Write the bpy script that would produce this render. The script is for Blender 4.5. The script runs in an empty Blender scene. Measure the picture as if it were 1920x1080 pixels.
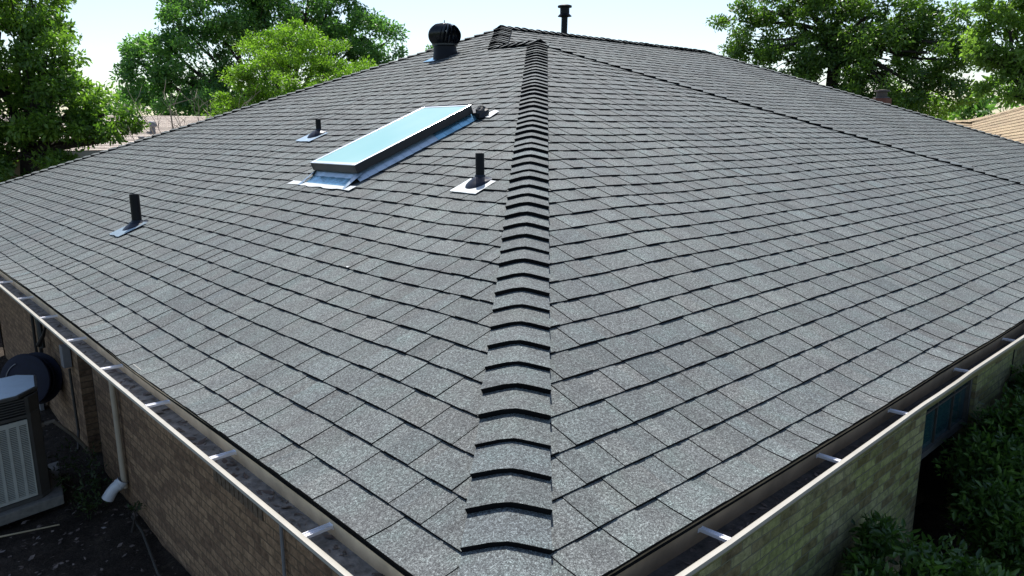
import bpy, math, random
import numpy as np
from mathutils import Vector, Matrix, Quaternion
rnd = random.Random(7); rng = np.random.default_rng(7)
SC = bpy.context.scene; COL = SC.collection
R = math.radians
# ------------------------------------------------------------------ site frame
# u runs along the left eave, v along the right eave, z above the eave; Blender X = v, Y = u
EH = 2.28                                     # eave height over the ground
TH = 0.38407; T = math.tan(TH); CT = math.cos(TH); ST = math.sin(TH)
A0 = 0.699; R1 = 5.319; R2 = 6.381; V2 = 11.506
CAMP = (-1.11861, -0.97977, 1.15326); PITCH = 0.20897; ROLL = -0.00356; YAW = 0.74113; FPX = 1387.807
def W(u, v, z): return Vector((v, u, z + EH))
def _basis():
    F = Vector((math.sin(YAW)*math.cos(PITCH), math.cos(YAW)*math.cos(PITCH), -math.sin(PITCH)))
    Rr = Vector((math.cos(YAW), -math.sin(YAW), 0))
    U = Vector((math.sin(YAW)*math.sin(PITCH), math.cos(YAW)*math.sin(PITCH), math.cos(PITCH)))
    return F, Rr*math.cos(ROLL)+U*math.sin(ROLL), -Rr*math.sin(ROLL)+U*math.cos(ROLL)
CF, CR, CU = _basis(); CP = W(*CAMP)
def at(px, py, d):
    """real world point seen at a photo pixel, d metres away on the ground plan"""
    r = CF + CR*((px-960)/FPX) - CU*((py-540)/FPX)
    return CP + r*(d/math.hypot(r.x, r.y))
# ------------------------------------------------------------------ materials
def nt_new(name):
    m = bpy.data.materials.new(name); m.use_nodes = True
    nt = m.node_tree; nt.nodes.clear()
    out = nt.nodes.new('ShaderNodeOutputMaterial'); bs = nt.nodes.new('ShaderNodeBsdfPrincipled')
    nt.links.new(bs.outputs[0], out.inputs[0])
    return m, nt, bs, out
def setv(bs, **k):
    for a, b in k.items():
        bs.inputs[a.replace('_', ' ')].default_value = b
def noise(nt, scale, detail=3, rough=.55, vec=None):
    n = nt.nodes.new('ShaderNodeTexNoise'); n.inputs['Scale'].default_value = scale
    n.inputs['Detail'].default_value = detail; n.inputs['Roughness'].default_value = rough
    if vec is None:
        g = nt.nodes.new('ShaderNodeNewGeometry'); vec = g.outputs['Position']
    nt.links.new(vec, n.inputs['Vector']); return n
def ramp(nt, src, stops):
    r = nt.nodes.new('ShaderNodeValToRGB'); nt.links.new(src, r.inputs[0])
    e = r.color_ramp.elements
    while len(e) < len(stops): e.new(.5)
    for i, (p, c) in enumerate(stops):
        e[i].position = p; e[i].color = (*c, 1) if len(c) == 3 else c
    return r
def mul(nt, a, b, mode='MULTIPLY', fac=1):
    m = nt.nodes.new('ShaderNodeMix'); m.data_type = 'RGBA'; m.blend_type = mode; m.inputs[0].default_value = fac
    for s, i in ((a, 6), (b, 7)):
        if isinstance(s, tuple): m.inputs[i].default_value = (*s, 1)
        else: nt.links.new(s, m.inputs[i])
    return m.outputs[2]
def bump(nt, bs, src, strength, dist):
    b = nt.nodes.new('ShaderNodeBump'); b.inputs['Strength'].default_value = strength
    b.inputs['Distance'].default_value = dist; nt.links.new(src, b.inputs['Height'])
    nt.links.new(b.outputs[0], bs.inputs['Normal'])
def simple(name, col, rough=.6, metal=0, var=.25, scale=6, spec=.5, bmp=0, bscale=60):
    m, nt, bs, o = nt_new(name); setv(bs, Roughness=rough, Metallic=metal); bs.inputs['Specular IOR Level'].default_value = spec
    n = noise(nt, scale, 5, .6)
    r = ramp(nt, n.outputs[0], [(.3, tuple(c*(1-var) for c in col)), (.7, tuple(min(1, c*(1+var)) for c in col))])
    nt.links.new(r.outputs[0], bs.inputs['Base Color'])
    if bmp:
        b = noise(nt, bscale, 4); bump(nt, bs, b.outputs[0], bmp, .004)
    return m
def granule(name, base, contrast=.5):
    m, nt, bs, o = nt_new(name); setv(bs, Roughness=.82); bs.inputs['Specular IOR Level'].default_value = .42
    at_ = nt.nodes.new('ShaderNodeAttribute'); at_.attribute_name = 'tint'
    g1 = noise(nt, 260, 2, .9); g2 = noise(nt, 9, 4, .6); g3 = noise(nt, .9, 3, .5); g4 = noise(nt, 110, 2, .7)
    r1 = ramp(nt, g1.outputs[0], [(.34, (.22, .23, .25)), (.50, (.85, .86, .86)), (.66, (2.3, 2.38, 2.38))])
    r4 = ramp(nt, g4.outputs[0], [(.34, (.50, .50, .52)), (.5, (.95, .95, .95)), (.66, (1.65, 1.66, 1.66))])
    r2 = ramp(nt, g2.outputs[0], [(.30, (.84, .82, .84)), (.50, (1.0, 1.0, 1.0)), (.72, (1.03, 1.13, 1.11))])
    r3 = ramp(nt, g3.outputs[0], [(.3, (.93, .93, .95)), (.7, (1.07, 1.07, 1.05))])
    c = mul(nt, base, at_.outputs['Color']); c = mul(nt, c, r1.outputs[0]); c = mul(nt, c, r4.outputs[0])
    c = mul(nt, c, r2.outputs[0]); c = mul(nt, c, r3.outputs[0])
    nt.links.new(c, bs.inputs['Base Color']); bump(nt, bs, g1.outputs[0], .55, .0022)
    return m
M = {}
M['shingle'] = granule('shingle_granules', (.089, .0965, .0945))
M['cap'] = granule('cap_granules', (.084, .093, .092))
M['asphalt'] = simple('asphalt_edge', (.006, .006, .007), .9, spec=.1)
M['underlay'] = simple('roof_underlay', (.012, .012, .013), .95, spec=.1)
M['tanshingle'] = granule('tan_shingles', (.33, .235, .14))
M['pinkshingle'] = granule('pinkish_shingles', (.44, .36, .31))
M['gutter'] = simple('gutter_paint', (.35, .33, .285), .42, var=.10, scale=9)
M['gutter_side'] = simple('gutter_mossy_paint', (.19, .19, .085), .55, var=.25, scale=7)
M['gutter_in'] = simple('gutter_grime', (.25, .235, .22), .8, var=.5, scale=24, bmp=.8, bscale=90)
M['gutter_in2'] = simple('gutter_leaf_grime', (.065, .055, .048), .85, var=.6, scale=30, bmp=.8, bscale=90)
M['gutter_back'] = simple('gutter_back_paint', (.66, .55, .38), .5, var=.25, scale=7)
M['gutter_back2'] = simple('gutter_back_brown', (.27, .20, .13), .6, var=.3, scale=7)  # darker brown back for the right gutter
M['fascia'] = simple('fascia_paint', (.30, .24, .17), .6, var=.15)
M['soffit'] = simple('soffit_paint', (.30, .27, .22), .7, var=.12)
M['alu'] = simple('hanger_aluminium', (.88, .88, .92), .45, .25, var=.05)
M['galv'] = simple('flashing_metal', (.42, .52, .60), .34, .6, var=.12, scale=14, bmp=.4, bscale=25)
M['bluemetal'] = simple('blue_flashing_metal', (.20, .42, .56), .25, .75, var=.25, scale=12, bmp=.5, bscale=22)  # metal with a stronger blue than the plain flashing
M['whiteplate'] = simple('white_flashing', (.50, .52, .52), .5, var=.12, scale=30, bmp=.3, bscale=60)
M['bronze'] = simple('dark_bronze_frame', (.028, .026, .027), .38, .2, var=.2)
M['alurim'] = simple('frame_rim', (.78, .80, .82), .3, .7, var=.06)
M['blackpaint'] = simple('black_paint', (.004, .0045, .007), .5, 0, var=.2, spec=.22)
M['vane'] = simple('black_vane_paint', (.005, .006, .009), .24, 0, var=.2, spec=.4)
M['rubber'] = simple('blue_black_rubber', (.006, .009, .020), .42, var=.2, spec=.35)
M['pvc'] = simple('white_pvc', (.62, .63, .66), .35, var=.06)
M['tanpipe'] = simple('tan_pipe_paint', (.44, .37, .28), .5, var=.12)
M['greypipe'] = simple('grey_conduit', (.20, .20, .21), .5, var=.12)
M['mortar'] = simple('plain_concrete', (.20, .19, .17), .9, var=.2, scale=20, bmp=.5)
M['darkwood'] = simple('dark_brown_door', (.022, .014, .010), .6, var=.3, scale=14)
M['fence'] = simple('red_brown_fence', (.16, .062, .035), .85, var=.35, scale=12)
M['bark'] = simple('bark', (.040, .032, .026), .95, var=.5, scale=14, bmp=.9, bscale=30)
M['twig'] = simple('pale_twig', (.34, .26, .19), .85, var=.2, scale=8)
M['navy'] = simple('navy_hose', (.004, .006, .022), .75, var=.3, scale=14)
M['black'] = simple('black_plastic', (.010, .010, .011), .5, var=.2)
M['acplate'] = simple('unit_top_skylit', (.62, .74, .82), .42, var=.06, scale=8)  # blue light from the sky is put into this base colour
M['acgrey'] = simple('unit_louvre_paint', (.50, .51, .46), .5, var=.10, scale=8)
M['acdark'] = simple('unit_dark_paint', (.075, .072, .066), .6, var=.2)
M['acblack'] = simple('unit_core', (.006, .006, .006), .8)
M['hosegrey'] = simple('grey_insulation', (.19, .17, .15), .8, var=.2)
M['hosedark'] = simple('dark_cable', (.04, .036, .03), .7, var=.2)
M['straw'] = simple('dry_stick', (.38, .31, .20), .8, var=.2)
M['litter'] = simple('dead_leaf', (.13, .10, .085), .8, var=.5, scale=20)
M['litterlight'] = simple('pale_dead_leaf', (.20, .18, .17), .8, var=.3, scale=20)
M['brickred'] = simple('red_chimney_brick', (.15, .055, .035), .9, var=.35, scale=16)
M['steelcap'] = simple('weathered_cap', (.075, .055, .045), .6, .2, var=.2)
M['nwall'] = simple('neighbour_wall', (.30, .24, .19), .9, var=.15)
M['teal'] = None
def mat_glass():
    m, nt, bs, o = nt_new('frosted_cyan_glass'); n = noise(nt, 1.1, 2)
    r = ramp(nt, n.outputs[0], [(.3, (.21, .42, .395)), (.7, (.31, .49, .455))])
    nt.links.new(r.outputs[0], bs.inputs['Base Color']); setv(bs, Roughness=.28); bs.inputs['Coat Weight'].default_value = .12
    bs.inputs['Coat Roughness'].default_value = .12
    return m
M['glass'] = mat_glass()
def mat_pane():
    m, nt, bs, o = nt_new('teal_window_pane'); setv(bs, Roughness=.12)
    bs.inputs['Base Color'].default_value = (.022, .062, .068, 1); bs.inputs['Coat Weight'].default_value = .5
    return m
M['teal'] = mat_pane()
def mat_brick(name, c1, c2, c3, mortar, axis, moss=0):
    m, nt, bs, o = nt_new(name); setv(bs, Roughness=.9); bs.inputs['Specular IOR Level'].default_value = .2
    g = nt.nodes.new('ShaderNodeNewGeometry'); sp = nt.nodes.new('ShaderNodeSeparateXYZ'); nt.links.new(g.outputs['Position'], sp.inputs[0])
    cb = nt.nodes.new('ShaderNodeCombineXYZ'); nt.links.new(sp.outputs[axis], cb.inputs[0]); nt.links.new(sp.outputs[2], cb.inputs[1])
    w = noise(nt, 7, 3, .5); wm = nt.nodes.new('ShaderNodeVectorMath'); wm.operation = 'MULTIPLY_ADD'
    nt.links.new(w.outputs['Color'], wm.inputs[0]); wm.inputs[1].default_value = (.016, .016, 0); nt.links.new(cb.outputs[0], wm.inputs[2])
    b = nt.nodes.new('ShaderNodeTexBrick'); nt.links.new(wm.outputs[0], b.inputs['Vector'])
    b.inputs['Scale'].default_value = 1; b.inputs['Brick Width'].default_value = .205; b.inputs['Row Height'].default_value = .0685
    b.inputs['Mortar Size'].default_value = .0055; b.inputs['Mortar Smooth'].default_value = .35; b.inputs['Bias'].default_value = -.05
    b.inputs['Color1'].default_value = (0, 0, 0, 1); b.inputs['Color2'].default_value = (1, 1, 1, 1); b.inputs['Mortar'].default_value = (.5, .5, .5, 1)
    r = ramp(nt, b.outputs['Color'], [(0, c3), (.16, c3), (.3, c1), (.62, c2), (.9, c1), (1, tuple(x*1.25 for x in c2))])
    n2 = noise(nt, 19, 6, .7); r2 = ramp(nt, n2.outputs[0], [(.28, (.42, .40, .38)), (.7, (1.45, 1.40, 1.34))])
    c = mul(nt, r.outputs[0], r2.outputs[0])
    if moss:
        n3 = noise(nt, 1.6, 4, .6); r3 = ramp(nt, n3.outputs[0], [(.35, (1, 1, 1)), (.62, (.82, .96, .62))]); c = mul(nt, c, r3.outputs[0])
    mx = nt.nodes.new('ShaderNodeMix'); mx.data_type = 'RGBA'; nt.links.new(b.outputs['Fac'], mx.inputs[0]); nt.links.new(c, mx.inputs[6]); mx.inputs[7].default_value = (*mortar, 1)
    nt.links.new(mx.outputs[2], bs.inputs['Base Color'])
    inv = nt.nodes.new('ShaderNodeMath'); inv.operation = 'MULTIPLY_ADD'; nt.links.new(b.outputs['Fac'], inv.inputs[0]); inv.inputs[1].default_value = -1
    nt.links.new(n2.outputs[0], inv.inputs[2]); bump(nt, bs, inv.outputs[0], .9, .008)
    return m
M['brickL'] = mat_brick('tan_brown_brick_left', (.25, .165, .105), (.32, .215, .135), (.20, .13, .085), (.16, .115, .075), 1)
M['brickR'] = mat_brick('buff_mossy_brick_right', (.27, .25, .155), (.335, .31, .19), (.19, .15, .095), (.19, .18, .12), 0, 1)
def mat_leaf(name, dark, light, transl=.45, gloss=.4):
    m, nt, bs, o = nt_new(name); a = nt.nodes.new('ShaderNodeAttribute'); a.attribute_name = 'tint'
    r = ramp(nt, a.outputs['Fac'], [(0, dark), (1, light)])
    nt.links.new(r.outputs[0], bs.inputs['Base Color']); setv(bs, Roughness=gloss)
    tr = nt.nodes.new('ShaderNodeBsdfTranslucent')
    c2 = mul(nt, r.outputs[0], (1.2, 1.5, .60)); nt.links.new(c2, tr.inputs[0])
    mx = nt.nodes.new('ShaderNodeMixShader'); mx.inputs[0].default_value = transl
    nt.links.new(bs.outputs[0], mx.inputs[1]); nt.links.new(tr.outputs[0], mx.inputs[2]); nt.links.new(mx.outputs[0], o.inputs[0])
    return m
M['leafL'] = mat_leaf('leaf_left_tree', (.040, .095, .022), (.23, .35, .060), .52)
M['leafM'] = mat_leaf('leaf_back_tree', (.040, .110, .040), (.18, .33, .090), .5)
M['leafG'] = mat_leaf('leaf_lime_tree', (.090, .175, .024), (.25, .37, .050), .55)
M['leafR'] = mat_leaf('leaf_oak', (.026, .065, .020), (.20, .31, .055), .45)
M['leafRR'] = mat_leaf('leaf_far_right', (.12, .19, .045), (.28, .38, .10), .6)
M['leafB'] = mat_leaf('leaf_background', (.08, .15, .030), (.20, .30, .05), .55)
M['leafS'] = mat_leaf('leaf_glossy_shrub', (.026, .064, .018), (.145, .27, .045), .28, .42)
M['leafW'] = mat_leaf('leaf_weed', (.020, .045, .012), (.060, .090, .022), .25, .5)
def mat_ground():
    m, nt, bs, o = nt_new('ground_soil'); setv(bs, Roughness=.95); bs.inputs['Specular IOR Level'].default_value = .15
    n = noise(nt, 5, 8, .7); n2 = noise(nt, 45, 5, .7); n3 = noise(nt, .25, 4)
    r = ramp(nt, n.outputs[0], [(.32, (.022, .018, .015)), (.55, (.052, .042, .034)), (.75, (.095, .076, .058))])
    r2 = ramp(nt, n2.outputs[0], [(.35, (.6, .6, .6)), (.7, (1.5, 1.45, 1.4))])
    g = nt.nodes.new('ShaderNodeNewGeometry'); d = nt.nodes.new('ShaderNodeVectorMath'); d.operation = 'DISTANCE'
    nt.links.new(g.outputs['Position'], d.inputs[0]); d.inputs[1].default_value = (3, 4, 0)
    mr = nt.nodes.new('ShaderNodeMapRange'); nt.links.new(d.outputs['Value'], mr.inputs[0]); mr.inputs[1].default_value = 11; mr.inputs[2].default_value = 16
    gr = ramp(nt, n3.outputs[0], [(.3, (.035, .060, .018)), (.7, (.075, .10, .032))])
    c = mul(nt, r.outputs[0], r2.outputs[0])
    mx = nt.nodes.new('ShaderNodeMix'); mx.data_type = 'RGBA'; nt.links.new(mr.outputs[0], mx.inputs[0]); nt.links.new(c, mx.inputs[6]); nt.links.new(gr.outputs[0], mx.inputs[7])
    nt.links.new(mx.outputs[2], bs.inputs['Base Color']); bump(nt, bs, n2.outputs[0], .9, .03)
    return m
M['ground'] = mat_ground()
# ------------------------------------------------------------------ mesh helpers
def link(name, me, parent=None):
    o = bpy.data.objects.new(name, me); COL.objects.link(o)
    if parent is not None: o.parent = parent; o.matrix_parent_inverse = parent.matrix_world.inverted()
    return o
class MB:
    def __init__(s): s.v = []; s.f = []; s.m = []; s.t = []
    def add(s, vs, fs, m=0, t=1.0):
        k = len(s.v); s.v += [tuple(p) for p in vs]; s.f += [tuple(i+k for i in f) for f in fs]
        s.m += [m]*len(fs) if isinstance(m, int) else list(m); s.t += [t]*len(vs)
    def box(s, c, sz, rot=None, m=0):
        c = Vector(c); q = rot or Quaternion()
        vs = [c + q @ Vector((x*sz[0]/2, y*sz[1]/2, z*sz[2]/2)) for x in (-1, 1) for y in (-1, 1) for z in (-1, 1)]
        s.add(vs, [(0,1,3,2),(4,6,7,5),(0,4,5,1),(2,3,7,6),(0,2,6,4),(1,5,7,3)], m)
    def prism(s, pts, d, m=0):
        """closed polygon pts (Vectors) extruded by vector d"""
        n = len(pts); d = Vector(d); vs = [Vector(p) for p in pts]+[Vector(p)+d for p in pts]
        s.add(vs, [tuple(range(n))[::-1], tuple(range(n, 2*n))]+[(i, (i+1) % n, (i+1) % n+n, i+n) for i in range(n)], m)
    def tube(s, path, rad, n=10, m=0, cap=True):
        P = [Vector(p) for p in path]; k = len(P)
        if not hasattr(rad, '__len__'): rad = [rad]*k
        t0 = (P[1]-P[0]).normalized(); a = t0.orthogonal().normalized(); vs = []
        for i in range(k):
            t = (P[min(i+1, k-1)]-P[max(i-1, 0)])
            t = t.normalized() if t.length > 1e-9 else t0
            a = (a - t*a.dot(t)); a = a.normalized() if a.length > 1e-6 else t.orthogonal().normalized(); b = t.cross(a)
            for j in range(n):
                w = 2*math.pi*j/n; vs.append(P[i]+(a*math.cos(w)+b*math.sin(w))*rad[i])
        fs = [(i*n+j, i*n+(j+1) % n, (i+1)*n+(j+1) % n, (i+1)*n+j) for i in range(k-1) for j in range(n)]
        if cap: fs += [tuple(range(n))[::-1], tuple(range((k-1)*n, k*n))]
        s.add(vs, fs, m)
    def lathe(s, c, prof, n=28, q=None, m=0):
        c = Vector(c); q = q or Quaternion(); vs = []
        for (r_, z_) in prof:
            for j in range(n):
                w = 2*math.pi*j/n; vs.append(c+q @ Vector((r_*math.cos(w), r_*math.sin(w), z_)))
        k = len(prof); fs = [(i*n+j, i*n+(j+1) % n, (i+1)*n+(j+1) % n, (i+1)*n+j) for i in range(k-1) for j in range(n)]
        s.add(vs, fs, m)
    def build(s, name, mats, parent=None, smooth=False, tint=False, bevel=0):
        me = bpy.data.meshes.new(name); me.from_pydata(s.v, [], s.f)
        if not isinstance(mats, (list, tuple)): mats = [mats]
        for x in mats: me.materials.append(x)
        me.polygons.foreach_set('material_index', s.m)
        if smooth: me.polygons.foreach_set('use_smooth', [True]*len(s.f))
        if tint:
            a = me.attributes.new('tint', 'FLOAT_COLOR', 'POINT'); arr = np.ones((len(s.v), 4), np.float32)
            tt = np.array([x if hasattr(x, '__len__') else (x, x, x) for x in s.t], np.float32); arr[:, :3] = tt
            a.data.foreach_set('color', arr.ravel())
        me.update(); o = link(name, me, parent)
        if bevel:
            b = o.modifiers.new('b', 'BEVEL'); b.width = bevel; b.segments = 2; b.limit_method = 'ANGLE'
        if smooth and len(s.f) < 60000: 
            try: me.set_sharp_from_angle(angle=R(40))
            except Exception: pass
        return o
def thing(name, label, cat, loc=(0, 0, 0), group=None):
    o = bpy.data.objects.new(name, None); COL.objects.link(o); o.location = loc; o.empty_display_size = .1
    bpy.context.view_layer.update()
    o['label'] = label; o['category'] = cat
    if group: o['group'] = group
    return o
def tag(o, label, cat, group=None):
    o['label'] = label; o['category'] = cat
    if group: o['group'] = group
    return o
def origin_to(o, loc):
    loc = Vector(loc); o.data.transform(Matrix.Translation(-loc)); o.location = loc
# ------------------------------------------------------------------ roof planes
def wave(k, s, q):
    e = .0
    amp = [.0042, .0036, .0034, .0026]
    fr = [(1.9, .35), (.9, 1.3), (3.1, .8), (4.3, -1.9)]
    for i in range(4):
        e += amp[i]*math.sin(fr[i][0]*s+fr[i][1]*q+k*2.1+i*1.7)
    e = e
    if k == 0: e += .012*math.sin(s*1.55+.4)*math.exp(-q/1.6)*min(1, s/3)
    if k == 1: e += .007*math.sin(s*1.35+.9)*math.exp(-q/2.2)*min(1, s/3)
    return e
PLANES = {
 'L':  (0, lambda s, t: (s, t), lambda t: (t, A0+2*R2-t) if t <= R1 else (A0+t, A0+2*R2-t), R2, (0, -ST)),
 'R':  (1, lambda s, t: (t, s), lambda t: (t, 2*R1-t), R1, (-ST, 0)),
 'B':  (2, lambda s, t: (A0+t, s), lambda t: (2*R1-t if t < R1 else t, V2+R2-t), R2, (-ST, 0)),
 'K':  (3, lambda s, t: (s, 2*R1-t), lambda t: (t, A0+t), R1, (0, ST)),
 'BB': (4, lambda s, t: (A0+2*R2-t, s), lambda t: (t, V2+R2-t), R2, (ST, 0)),
 'BE': (5, lambda s, t: (s, V2+R2-t), lambda t: (A0+t, A0+2*R2-t), R2, (0, ST)),
}
def P3(pl, s, q, off=0.):
    k, fn, lim, tm, n = PLANES[pl]; t = q*CT; u, v = fn(s, t); lo, hi = lim(max(0, min(tm, t)))
    f = max(0, min(1, min(s-lo, hi-s, tm-t)/.9)); f = f*f*(3-2*f); e = wave(k, s, q)*f+.036*math.exp(-max(q, 0)/.13)+off
    return W(u+n[0]*e, v+n[1]*e, q*ST+CT*e)
EXPO = .143; Q0 = .129-.143
def shingle_field(mb, pl, coarse=False, step=EXPO, tone=1.0):
    k, fn, lim, tm, n = PLANES[pl]; qmax = tm/CT; j = 0; q = -.004
    prev = None
    while q < qmax-.02:
        qa = q; qb = min(qmax, (Q0+step*(j+1) if not coarse else q+step))
        if j == 0 and not coarse: qb = Q0+step
        if qb <= qa+.03: qb = Q0+2*step if not coarse else qb; j += 1
        # base strip
        def seg(s0, s1, la, lb, ls, tint, edge, ja=0., gap=0.):
            """slab from s0..s1, course qa..qb; la,lb offsets of the top surface at butt and head"""
            rows = [(qa+ja, la)]
            if j <= 2: rows += [(qa+(qb-qa)*.3, la+(lb-la)*.3), (qa+(qb-qa)*.6, la+(lb-la)*.6)]
            rows += [(qb, lb)]
            vs = []; 
            for qq, o in rows:
                lo, hi = lim(max(0, min(tm, qq*CT))); a = min(max(s0, lo), hi); b = min(max(s1, lo), hi)
                vs += [P3(pl, a, qq, o), P3(pl, b, qq, o)]
            nr = len(rows); fs = [(2*i, 2*i+1, 2*i+3, 2*i+2) for i in range(nr-1)]; ms = [0]*len(fs)
            # butt
            k0 = len(vs); a_, b_ = lim(max(0, qa*CT)); a = min(max(s0, a_), b_); b = min(max(s1, a_), b_)
            if b-a < 1e-4 and (vs[-1]-vs[-2]).length < 1e-4: return
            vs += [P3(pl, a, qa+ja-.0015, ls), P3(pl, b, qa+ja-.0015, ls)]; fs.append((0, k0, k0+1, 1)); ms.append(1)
            if edge:
                for side in (0, 1):
                    k1 = len(vs)
                    for i, (qq, o) in enumerate(rows):
                        lo, hi = lim(max(0, min(tm, qq*CT))); base = min(max((s0, s1)[side], lo), hi)
                        vs.append(P3(pl, base+(-.0011, .0011)[side], qq, ls if i == 0 else o-.0035))
                    for i in range(nr-1):
                        fs.append((2*i+side, 2*i+2+side, k1+i+1, k1+i)); ms.append(1)
            mb.add(vs, fs, ms, tint)
        lo0, hi0 = lim(max(0, qa*CT)); lo1, hi1 = lim(min(tm, qb*CT)); lo = min(lo0, lo1); hi = max(hi0, hi1)
        s = lo
        while s < hi:
            w = rnd.uniform(.16, .30); g = rnd.gauss(.98, .09)*tone; hue = rnd.gauss(0, .022)
            seg(s, min(s+w, hi), .0094, .0012, -.002, (g*(1+hue), g, g*(1-hue*.4)), False); s += w
        s = lo + rnd.uniform(0, .12)
        while s < hi:
            w = rnd.choice((.08, .10, .13, .155, .19))*rnd.uniform(.92, 1.08); g = rnd.gauss(1.01, .085)*tone; hue = rnd.gauss(0, .02)
            if s+w > lo: seg(s, min(s+w, hi), .0094+rnd.uniform(.0022, .0044), .0042, .0084, (g*(1+hue), g, g*(1-hue*.4)), True, rnd.uniform(-.0012, .0012))
            s += w + rnd.choice((.06, .08, .10, .13, .16))*rnd.uniform(.85, 1.1)
        q = qb; j += 1
def cap_run(mb, A, B, pa, pb, flip=False, step=.142, hw=.119):
    """overlapping bent cap shingles from A to B (u, v plan ends). pa/pb: (plane, fn(w)) giving the (s, q) of a point w metres into that plane"""
    A = Vector(A); B = Vector(B); L = (B-A).length; za = A.z; zb = B.z
    n = max(1, int(round(L/step))); d = (B-A)/n; dn = d.normalized()
    for i in range(0, n):
        f0 = A+d*i; f1 = f0+d*1.25
        g = rnd.gauss(1.0, .10); hue = rnd.gauss(0, .015); lift = rnd.uniform(.022, .030); wj = hw*rnd.uniform(.995, 1.006); ang = rnd.uniform(-.002, .002)
        NP = 9; rows = []
        for (c, lf) in ((f0, lift), (f0+d*.5, lift*.62), (f1, .004)):
            if c.z < EH+.6 and min(c.x, c.y) > -.1: c = c+Vector((0, 0, .034*math.exp(-max(0, min(c.x, c.y)/CT)/.13)))
            row = []; row2 = []
            for k in range(NP):
                x = (k/(NP-1)*2-1); w = abs(x)*wj*(.94 if x < 0 else 1.0)
                side = pa if x < 0 else pb
                dirv, nrm = side
                # rounded apex
                rr = .020; ax = abs(x)*wj
                drop = -(.003*math.exp(-(ax/rr)**2))
                p = c + dirv*w + nrm*(lf+.0085+drop) + dn*(ang*x)
                row.append(p); row2.append(c+dirv*w+nrm*(max(lf-.012, .002)+drop)+dn*(ang*x))
            rows.append((row, row2))
        vs = []; 
        for a, b in rows: vs += a
        k0 = len(vs); vs += rows[0][1]; fs = []; ms = []
        for r_ in range(2):
            for k in range(NP-1): fs.append((r_*NP+k, r_*NP+k+1, (r_+1)*NP+k+1, (r_+1)*NP+k)); ms.append(0)
        for k in range(NP-1): fs.append((k, k0+k, k0+k+1, k+1)); ms.append(1)
        # side edges
        k1 = len(vs)
        for sd in (0, NP-1):
            base = len(vs); side = pa if sd == 0 else pb
            for r_ in range(3): vs.append(rows[r_][0][sd]-side[1]*(.009, .007, .003)[r_]+side[0]*.0008)
            for r_ in range(2): fs.append((r_*NP+sd, (r_+1)*NP+sd, base+r_+1, base+r_)); ms.append(1)
        mb.add(vs, fs, ms, (g*(1+hue), g, g*(1-hue)))
def plane_frame(pl):
    n = PLANES[pl][4]; nv = Vector((n[1], n[0], CT)).normalized(); return nv
def cap_line(mb, u0, v0, u1, v1, z0, z1, pa, pb, flip=False):
    A = W(u0, v0, z0); B = W(u1, v1, z1)
    if flip: A, B = B, A
    d = (B-A).normalized(); out = []
    for pl in (pa, pb):
        n = plane_frame(pl); w = d.cross(n).normalized()
        # choose the direction that descends into the plane, away from the crest
        other = plane_frame(pb if pl == pa else pa)
        if w.dot(n-other) < 0: w = -w
        out.append((w, n))
    cap_run(mb, A, B, out[0], out[1], flip)
# ------------------------------------------------------------------ HOUSE
house = thing('brick_house', 'brick ranch house with a new grey shingle hip roof, filling the foreground', 'house', W(6, 6, -EH))
roofmb = MB()
for pl in ('L', 'R', 'B', 'K', 'BB', 'BE'):
    shingle_field(roofmb, pl, coarse=pl in ('BB', 'BE'), step=EXPO)
roof = roofmb.build('roof', [M['shingle'], M['asphalt']], house, tint=True)
dm = MB()
for pl in PLANES:                              # deck under the shingles
    k, fn, lim, tm, n = PLANES[pl]; nq = 24
    for i in range(nq):
        t0 = tm*i/nq; t1 = tm*(i+1)/nq; a0, b0 = lim(t0); a1, b1 = lim(t1-1e-6)
        if a1 >= b1 and a0 >= b0: continue
        ns = max(1, int((b0-a0)/.4))
        for jx in range(ns):
            f0, f1 = jx/ns, (jx+1)/ns
            dm.add([P3(pl, a0+(b0-a0)*f0, t0/CT, -.045), P3(pl, a0+(b0-a0)*f1, t0/CT, -.045), P3(pl, a1+(b1-a1)*f1, t1/CT, -.045), P3(pl, a1+(b1-a1)*f0, t1/CT, -.045)], [(0, 1, 2, 3)])
dm.build('deck', M['underlay'], roof)
def caps(name, *a, **k):
    mb = MB(); cap_line(mb, *a, **k); return mb.build(name, [M['cap'], M['asphalt']], roof, tint=True)
caps('hip_cap', -.01, -.01, R1, R1, 0, T*R1, 'L', 'R')
caps('hip_cap', 0, 2*R1, R1, R1, 0, T*R1, 'R', 'K')
caps('ridge_cap', R1-.05, R1, A0+R1, R1, T*R1+.012, T*R1+.012, 'L', 'K')
caps('hip_cap', A0+R1-.05, R1-.05, A0+R2, R2, T*(R1-.05)+.016, T*R2+.016, 'L', 'B')
caps('ridge_cap', A0+R2, R2-.05, A0+R2, V2, T*R2+.01, T*R2+.01, 'B', 'BB')
caps('hip_cap', A0+2*R2, 0, A0+R2, R2, 0, T*R2, 'L', 'BB')
caps('hip_cap', A0, V2+R2, A0+R2, V2, 0, T*R2, 'B', 'BE')
caps('hip_cap', A0+2*R2, V2+R2, A0+R2, V2, 0, T*R2, 'BB', 'BE')
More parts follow.
